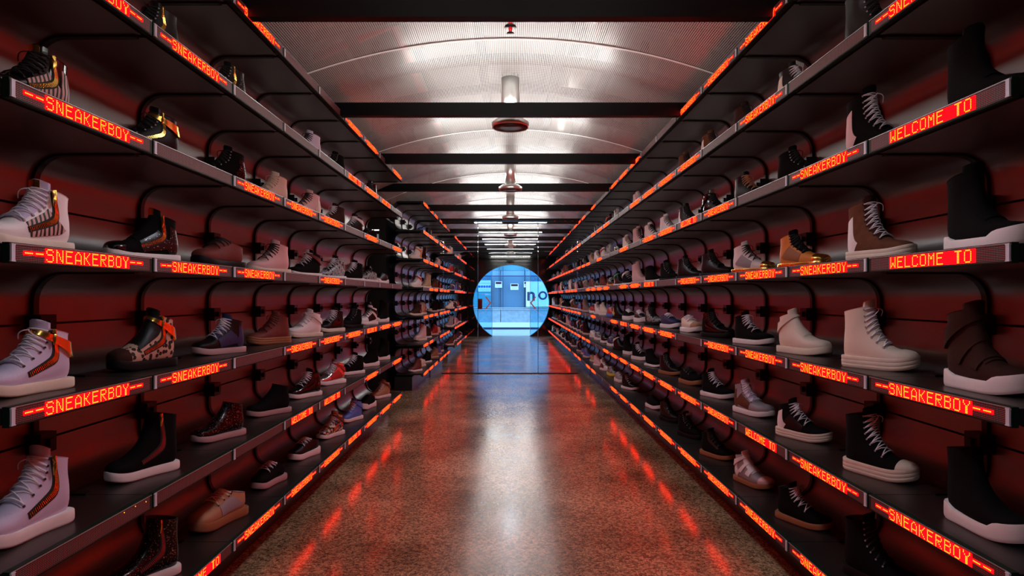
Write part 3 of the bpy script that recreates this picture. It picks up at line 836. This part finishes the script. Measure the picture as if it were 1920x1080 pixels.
def shoe(side, shelf, col, desc, shape, upper, sole, opts='', ya=Y0, where='', far=False):
    """opts tokens: lace:x tongue:x toe:x heel:x eyestay:x strap:x strap2 zip plate:x solek:x yaw:n sc:n lin:x dx:n"""
    o = dict((tk.split(':') + [''])[:2] for tk in opts.split())
    s = -1 if side == 'l' else 1
    LS = LASTS[shape]; N = LS.n
    yaw = math.radians(float(o.get('yaw', 172 if col == 0 and not far else (160 if shape == 'low' else 149) + random.uniform(-7, 7)))) * -s
    sc = float(o.get('sc', 1.0))
    x = s * (W + float(o.get('dx', .135 if col == 0 else .150))); y = ya + L * (col + .5) + float(o.get('dy', (-.055 if side == 'l' else -.02) if col == 0 else -.075))
    wall = 'left wall' if side == 'l' else 'right wall'
    lab = '%s, %s%s, %s, %s from viewer' % (desc, wall, where, UPW[shelf], ORD[col])
    t = thing('high_top_sneaker' if shape == 'hi' else ('tall_sneaker' if shape == 'boot' else 'low_top_sneaker'), lab, 'sneaker', (x, y, zs(shelf) + .0204), yaw, 'single sneakers on the display shelves')
    zf = (.92 if shape == 'boot' else (.80 if shape == 'hi' else .95)) * float(o.get('z', 1))
    t.scale = (.90 * sc, .83 * sc, zf * sc)
    def add(name, me, m): return link(name, me, t, material=MATS[m])
    sk = o.get('solek', 'cup')
    add('sole', part('', 'sole' + sk, lambda: m_sole(sk)), sole)
    up = add('upper', part(shape, 'upper', lambda: m_upper(LS)), upper)
    add('lining', part(shape, 'lining', lambda: m_lining(LS)), o.get('lin', 'lining_dark'))
    ext = .026 if shape != 'low' else .016
    if o.get('tongue') != 'none': add('tongue', part(shape, 'tongue', lambda: m_tongue(LS, ext)), o.get('tongue') or upper)
    if 'eyestay' in o: add('eyestay', part(shape, 'eyestay', lambda: patch(LS, 4.7, N - .05, .80, 1.12, .0046, 'eyestay', 14, 4, both=True)), o['eyestay'])
    if 'lace' in o:
        n = {'hi': 7, 'boot': 8, 'low': 5}[shape]
        add('lace', part(shape, 'lacef' if far else 'lace', lambda: m_lace(LS, n, far)), o['lace'])
        if not far: add('eyelet_row', part(shape, 'eyelet', lambda: m_eyelet(LS, n)), 'grey' if upper in ('black', 'suede_black', 'white', 'cream') else 'lining_dark')['kind'] = 'stuff'
    if 'toe' in o: add('toe_cap', part(shape, 'toe', lambda: patch(LS, .05, 3.5, -1.9, 1.9, .0030, 'toe_cap', 12, 20)), o['toe'])
    if 'heel' in o: add('heel_panel', part(shape, 'heel', lambda: patch(LS, 7.6, N - 1.0, 1.75, 2*PI - 1.75, .0022, 'heel_panel', 10, 14)), o['heel'])
    if 'side' in o: add('side_panel', part(shape, 'side', lambda: patch(LS, 5.2, 8.6, 1.05, 2.05, .0020, 'side_panel', 10, 8, both=True)), o['side'])
    if 'strap' in o:
        add('strap', part(shape, 'strap', lambda: patch(LS, N - 2.0, N - .8, -2.5, 2.5, .0095, 'strap', 5, 30)), o['strap'])
    if 'strap2' in o:
        add('strap', part(shape, 'strapb', lambda: patch(LS, 7.0, 8.0, -1.7, 1.7, .0060, 'strap', 5, 24)), o['strap'])
        add('strap', part(shape, 'strapc', lambda: patch(LS, 5.2, 6.1, -1.5, 1.5, .0060, 'strap', 5, 24)), o['strap'])
    if 'zip' in o:
        z_ = add('zip', part(shape, 'zip%d' % s, lambda: m_zip(LS, .16, .0022, s)), 'lining_dark')
        q = link('zip_teeth', part(shape, 'teeth%d' % s, lambda: m_teeth(LS, s)), z_, material=MATS[o['zip'] or 'gold']); q['kind'] = 'stuff'
        q = link('zip_pull', part(shape, 'pull%d' % s, lambda: m_pull(LS, s)), z_, material=MATS['gold'])
    if 'plate' in o:
        def mp():
            b = MB(); fy, fz, _, _, _ = LS.sta(N); gy, gz, _, _, _ = LS.sta(N-1); d = Vector((0, fy-gy+.004, fz-gz)).normalized()
            rows = [[LS.p(N, h, .006) + d * e for h in frange(-.42, .42, 6)] for e in (-.004, .006, .016, .022)]
            low = [[LS.p(N, h, .002) + d * e for h in frange(-.42, .42, 6)] for e in (-.004, .006, .016, .022)]
            b.grid(rows); b.grid([rows[0], low[0]]); b.grid([rows[-1], low[-1]]); b.grid([[r[0] for r in rows], [r[0] for r in low]]); b.grid([[r[-1] for r in rows], [r[-1] for r in low]])
            return fin(b, 'tongue_plate')
        add('tongue_plate', part(shape, 'plate', mp), o['plate'])
    if 'tag' in o:
        def mt():
            b = MB(); p = LS.p(N - .6, 0, .012) + Vector((.0, .012, .004)); b.box(p.x-.034, p.x+.034, p.y, p.y+.001, p.z-.010, p.z+.010); return fin(b, 'paper_tag', False)
        add('paper_tag', part(shape, 'tag', mt), 'white')
    return t
LWH = ' lace:lace_white '; LBK = ' lace:lace_black '
LEFT = [
 (2,1,'black high-top sneaker with gold zip','hi','black','sole_black','zip plate:patent'+LBK),
 (2,2,'black studded high-top with gold pull','hi','black','sole_black','zip heel:stud'+LBK),
 (2,4,'pale lilac high-top sneaker with black laces','hi','lilac','sole_black',LBK),
 (2,5,'dark plain high-top sneaker','hi','suede_black','sole_black',LBK),
 (2,7,'dark glossy high-top sneaker','hi','patent','sole_white',LBK),
 (3,0,'black gold-tongue sneaker with zebra heel','hi','patent','sole_black','zip plate:gold heel:zebra side:zebra'+LBK),
 (3,1,'black sneaker with wide gold strap','hi','black','sole_black','strap:gold zip'+LBK),
 (3,2,'dark textured high-top sneaker','hi','suede_black','sole_black','heel:sequin'+LBK),
 (3,3,'beige canvas high-top sneaker','hi','cream','sole_cream','lace:cream'),
 (3,4,'pinkish beige high-top sneaker','hi','pink','sole_cream','lace:lace_black heel:cream'),
 (3,5,'dark brown high-top with white laces','hi','darkbrown','sole_black',LWH),
 (3,6,'black sneaker with white straps','hi','black','sole_white','strap:white'+LWH),
 (3,7,'dark low sneaker','low','suede_black','sole_white',LBK),
 (4,0,'white high-top with gold zip and plate','hi','white','sole_cream','zip plate:gold side:zebra lin:lining_grey sc:1.02 z:1.06 tongue:lilac'+LWH),
 (4,1,'black gold-tongue sneaker with studded heel','hi','suede_black','sole_white','zip plate:gold heel:stud side:stud toe:patent tongue:suede_black z:1.08'),
 (4,2,'dark red-brown mid sneaker','low','redbrown','sole_black','lace:lace_black sc:1.15'),
 (4,3,'pale pink high-top sneaker','hi','pink','sole_cream','lace:lace_black lin:cream sc:1.05'),
 (4,4,'black striped-strap sneaker with white sole','hi','suede_black','sole_white','strap:redbrown plate:white'+LWH),
 (4,5,'black and teal patterned high-top','hi','marble','sole_white','tongue:black'+LWH),
 (4,6,'black plain high-top with white sole','hi','suede_black','sole_white',LWH),
 (4,7,'dark low sneaker with pale toe','low','marble','sole_white',LBK),
 (4,8,'black low sneaker with white sole','low','black','sole_white','solek:sculpt'),
 (5,0,'pale lilac high-top with gold strap','hi','lilac','sole_cream','strap:gold zip lin:lining_grey sc:1.02 z:1.06'+LWH),
 (5,1,'leopard print high-top with gold strap','hi','leopard','sole_black','strap:gold zip toe:darkbrown tongue:black eyestay:black z:1.2 yaw:162'),
 (5,2,'navy black high-top with white laces','hi','black','sole_pink','heel:navy side:navy tongue:navy'+LWH),
 (5,3,'dark red-brown furry boot sneaker','hi','redbrown','gum','lace:redbrown solek:thick'),
 (5,4,'white high-top with ankle strap','hi','white','sole_cream','strap:white lin:lining_grey'+LWH),
 (5,5,'black high-top with white laces and cream sole','hi','black','sole_cream','side:patent'+LWH),
 (5,6,'plain black high-top sneaker','hi','suede_black','sole_black',LBK),
 (5,7,'white and black high-top sneaker','hi','white','sole_white','side:black toe:white strap:black'+LBK),
 (5,8,'black boot sneaker with white stepped sole','boot','suede_black','sole_white','solek:sculpt sc:.9'),
 (6,0,'lilac high-top with long side zip','hi','lilac','sole_white','zip lin:pink sc:1.02 z:1.27'+LWH),
 (6,1,'black zip boot with white sole','boot','suede_black','sole_white','zip:red tongue:none'),
 (6,2,'black sequin slip-on with pale sole','hi','sequin','sole_pink','tongue:none toe:sequin'),
 (6,3,'black boot with dark pink sole','hi','suede_black','sole_pink','tongue:none'),
 (6,4,'black patent high-top with white crossed laces','hi','patent','sole_white','heel:sequin'+LWH),
 (6,5,'silver and red high-top sneaker','hi','silver','sole_white','strap:red side:red tongue:grey'+LWH),
 (6,6,'black high-top with thick white laces','hi','suede_black','sole_white',LWH),
 (6,7,'black low sneaker with stepped sole','hi','suede_black','sole_white','solek:sculpt tongue:none'),
 (6,8,'black tall sneaker with stepped sole','boot','suede_black','sole_white','solek:sculpt sc:.9'),
 (7,1,'black sequin zip boot with white sole','boot','sequin','sole_white','zip:red tongue:none'),
 (7,2,'tan suede low sneaker','low','tan','gum','lace:cream lin:lining_grey side:grey sc:1.2'),
 (7,3,'black low sneaker with bright white laces','low','suede_black','sole_pink','lin:lining_grey'+LWH),
 (7,4,'black low runner with white sole edge','low','black','sole_white','solek:run lin:lining_grey'+LWH),
 (7,5,'gold and red patterned high-top','hi','multi','sole_white','strap:redbrown'+LWH),
 (7,6,'bright blue high-top with ankle strap','hi','blue','sole_white','strap:blue'+LWH),
 (7,7,'black low sneaker with white stepped sole','low','suede_black','sole_white','solek:sculpt'),
 (7,8,'tan high-top with brown collar','hi','tan','sole_white','strap:redbrown'+LWH),
]
RIGHT = [
 (2,1,'tall black boot with metal eyelets','boot','black','sole_black',LBK),
 (2,2,'black high-top with white laces and paper tag','hi','black','sole_black','tag heel:cream'+LWH),
 (2,3,'brown suede high-top sneaker','hi','darkbrown','sole_black',LBK),
 (2,4,'brown high-top with cream heel','hi','brown','sole_cream','heel:cream'+LBK),
 (2,5,'brown cap-toe high-top sneaker','hi','brown','sole_black',LBK),
 (2,8,'pink high-top sneaker','hi','pink','sole_white',LWH), (2,10,'black and white sneaker','hi','marble','sole_white',LWH), (2,11,'red and black sneaker','hi','black','sole_white','strap:red'), (2,13,'white-trimmed black sneaker','hi','black','sole_white',LWH),
 (3,0,'tall black boot sneaker','boot','suede_black','sole_black','sc:1.0 solek:thick'),
 (3,1,'black tall sneaker with pale laces and heel','boot','suede_black','sole_white','heel:pink sc:1.02'+LWH),
 (3,2,'plain black high-top silhouette','hi','suede_black','sole_black',LBK),
 (3,3,'black high-top with orange laces','hi','black','sole_black','lace:lace_orange lin:lining_grey'),
 (3,4,'black buckled high-top sneaker','hi','patent','sole_black','strap:patent plate:silver'+LBK),
 (3,5,'black and white panelled high-top','hi','black','sole_white','heel:white'+LBK),
 (3,6,'white leather high-top with grey laces','hi','white','sole_white','lace:grey'),
 (3,7,'white high-top with black crossed laces','hi','white','sole_white',LBK),
 (3,8,'pinkish white tall sneaker','boot','pink','sole_white','lace:lace_black sc:.85'),
 (3,9,'cream low sneaker with striped laces','hi','cream','sole_white',LBK),
 (3,10,'black shiny low sneaker','low','patent','sole_white','heel:yellow'+LBK), (3,11,'black and white chunky sneaker','hi','marble','sole_white',LWH), (3,12,'red and white low sneaker','hi','white','sole_white','heel:red strap:red'), (3,13,'white plain high-top sneaker','hi','white','sole_white',LBK), (3,14,'tan high-top sneaker','hi','tan','sole_white',LBK),
 (4,0,'large black tall sneaker with white stepped sole','boot','suede_black','sole_white','solek:sculpt sc:1.0'),
 (4,1,'brown furry high-top with cream sole','boot','brown','sole_cream','lace:lace_white heel:white tongue:darkbrown solek:thick sc:.98'),
 (4,2,'gold-toed tan high-top sneaker','hi','orange','gold','toe:gold tongue:suede_black side:gum'+LBK),
 (4,3,'white and gold high-top sneaker','hi','white','gold','toe:gold tongue:white side:grey'+LBK),
 (4,4,'black studded high-top with silver eyelets','hi','black','sole_black','eyestay:stud'+LBK),
 (4,5,'black lace-up boot sneaker','hi','black','sole_black',LBK),
 (4,6,'black suede boot sneaker','hi','suede_black','sole_black',LBK),
 (4,7,'black boot with white sole','hi','suede_black','sole_white','tongue:none'),
 (4,8,'pink slouchy tall sneaker','boot','pink','pink','sc:.95'),
 (4,9,'black sneaker with white straps','hi','suede_black','sole_white','strap:white'+LWH),
 (4,10,'pink and green black-toed sneaker','hi','black','sole_white','heel:pink strap:green'), (4,11,'orange and black runner','low','black','orange','solek:run heel:orange'+LWH), (4,12,'pink and red trimmed sneaker','hi','redbrown','sole_white','toe:cream'), (4,13,'black and green runner','low','black','sole_white','solek:run heel:green'), (4,14,'dark red-trimmed sneaker','hi','redbrown','sole_white',LWH),
 (5,0,'dark brown strapped sneaker with white stepped sole','boot','darkbrown','sole_white','strap:darkbrown strap2 solek:sculpt sc:1.0'),
 (5,1,'cream tall lace-up sneaker with rubber toe','boot','cream','sole_cream','lace:lace_white toe:sole_cream solek:thick'),
 (5,2,'cream high-top with padded ankle strap','hi','cream','sole_cream','strap:cream tongue:cream z:1.05 sc:1.08'),
 (5,3,'black high-top with criss-cross white laces','hi','suede_black','sole_white',LWH),
 (5,4,'black glossy boot sneaker','hi','patent','sole_black','tongue:suede_black heel:suede_black'+LBK),
 (5,5,'cream low sneaker with tan toe','low','cream','sole_white','toe:tan tag'+LWH),
 (5,6,'navy low sneaker with white sole','low','navy','sole_white',LWH),
 (5,7,'black marbled high-top sneaker','hi','marble','sole_black','tongue:black heel:black'+LBK),
 (5,8,'black low skate sneaker with white panel','low','black','sole_white','tongue:white solek:thick'+LWH),
 (5,9,'black low skate sneaker with pale tongue','low','suede_black','sole_white','tongue:cream solek:thick'+LWH),
 (5,10,'plain black low sneaker','hi','black','sole_black','heel:yellow'), (5,11,'red, blue and white low runner','low','red','blue','solek:run toe:white'+LWH), (5,12,'cream knit high-top','hi','cream','sole_white',''), (5,13,'white and red high-top','hi','white','sole_white','heel:red'+LBK), (5,14,'red low runner','low','red','sole_white','solek:run'+LBK),
 (6,0,'large black boot with white stepped sole','boot','suede_black','sole_white','solek:sculpt tongue:none sc:1.0'),
 (6,1,'black tall sneaker with white rubber toe','boot','suede_black','sole_cream','toe:sole_cream solek:thick'+LWH),
 (6,2,'black high-top with white heel stripes','hi','suede_black','sole_cream','heel:white side:black solek:thick'+LWH),
 (6,3,'grey and brown suede high-top','hi','grey','sole_white','side:brown heel:brown toe:grey tongue:lilac sc:1.05'+LWH),
 (6,4,'black high-top with white laces and sole','hi','suede_black','sole_white',LWH),
 (6,5,'black low sneaker with dark red sole','low','suede_black','gum',LBK),
 (6,6,'black high-top with dark red sole','hi','black','gum',LBK),
 (6,7,'black boot with low white sole','hi','suede_black','sole_white','tongue:none solek:thin'),
 (6,8,'black low sneaker with white crossed laces','hi','suede_black','sole_white','solek:thick'+LWH),
 (6,9,'black tall boot with thick white sole','boot','suede_black','sole_white','solek:thick sc:.9'),
 (6,10,'black sneaker with pale collar','hi','black','sole_black','strap:cream'), (6,11,'black and blue low runner','low','navy','sole_white','solek:run'+LWH), (6,12,'black low sneaker with thin white sole','low','black','sole_white',LBK), (6,13,'black and white low runner','low','marble','sole_white','solek:run'+LWH), (6,14,'white and tan low runner','low','white','sole_white','solek:run heel:tan'+LBK),
 (7,1,'black boot with metal eyelets','boot','suede_black','sole_black',LBK),
 (7,2,'black lace-up sneaker with brown sole and tag','hi','suede_black','gum','tag'+LWH),
 (7,3,'white and grey three-strap high-top with gum sole','hi','grey','gum','strap:white strap2 toe:pink heel:white tongue:white'),
 (7,4,'black boot sneaker with brown sole','hi','suede_black','gum','lace:lace_black eyestay:darkbrown'),
 (7,5,'black dark-soled sneaker','hi','suede_black','sole_black','tag'+LBK),
 (7,6,'black sneaker with brown seams','hi','black','sole_black','eyestay:darkbrown'+LBK),
 (7,7,'black low sneaker with white sole','low','suede_black','sole_white','tongue:none'),
 (7,9,'black sneaker with pink laces','hi','black','sole_white','lace:pink'), (7,10,'grey runner with orange heel','low','grey','sole_white','solek:run heel:orange'+LWH), (7,11,'black runner with yellow sole','low','marble','yellow','solek:run'+LWH), (7,12,'white and red high-top','hi','white','sole_white','heel:red side:redbrown'+LBK), (7,13,'pink high-top with red laces','hi','pink','sole_white','lace:red'), (7,14,'tan low sneaker','low','tan','sole_cream',LBK),
]
for r_ in LEFT: shoe('l', *r_)
for r_ in RIGHT: shoe('r', *r_, far=r_[1] > 8)
PAL = [('black','suede_black','sole_white'), ('plain black','black','sole_black'), ('dark grey-black','patent','sole_white'), ('black','suede_black','sole_cream'), ('navy','navy','sole_white'), ('white','white','sole_white'), ('black','black','sole_white'), ('tan','tan','sole_cream'), ('red','red','sole_white'), ('cream','cream','sole_cream'), ('dark brown','darkbrown','sole_white'), ('black','suede_black','sole_white'), ('grey','grey','sole_white'), ('pink','pink','sole_cream'), ('blue','blue','sole_white'), ('orange-brown','brown','sole_white')]
NAMES = {'hi': 'high-top sneaker', 'low': 'low sneaker', 'boot': 'tall sneaker'}
rnd = random.Random(11)
for side, ya, n, where in (('l', YL2, 3, ' past the passage'), ('l', YL3, 3, ' beyond the glass'), ('l', YL4, 6, ' near the doorway'), ('r', YR2, 15, ' beyond the glass')):
    for k in range(2, 8):
        for c in range(n):
            if rnd.random() < (.55 if k == 2 else .12): continue
            nm, up, so = rnd.choice(PAL); sh = rnd.choice(['hi', 'hi', 'hi', 'low', 'boot'])
            op = rnd.choice(['lace:lace_white', 'lace:lace_black', 'lace:lace_white strap:white', 'lace:lace_white heel:red', 'lace:lace_black toe:cream'])
            if side == 'l' and ya == YL2 and c == 0:
                sh = 'hi'; nm, up, so, op = {2: ('silver', 'silver', 'sole_pink', 'lace:lace_white'), 3: ('orange and white', 'white', 'sole_cream', 'heel:orange strap:orange lace:lace_white'), 4: ('white and red', 'white', 'sole_cream', 'strap:red lace:lace_black'), 5: ('dark bronze', 'darkbrown', 'sole_cream', 'heel:silver'), 6: ('glossy black', 'patent', 'sole_pink', 'lace:lace_white'), 7: ('red-brown', 'redbrown', 'sole_white', '')}[k]
            shoe(side, k, c, '%s %s' % (nm, NAMES[sh]), sh, up, so, op, ya=ya, where=where, far=True)
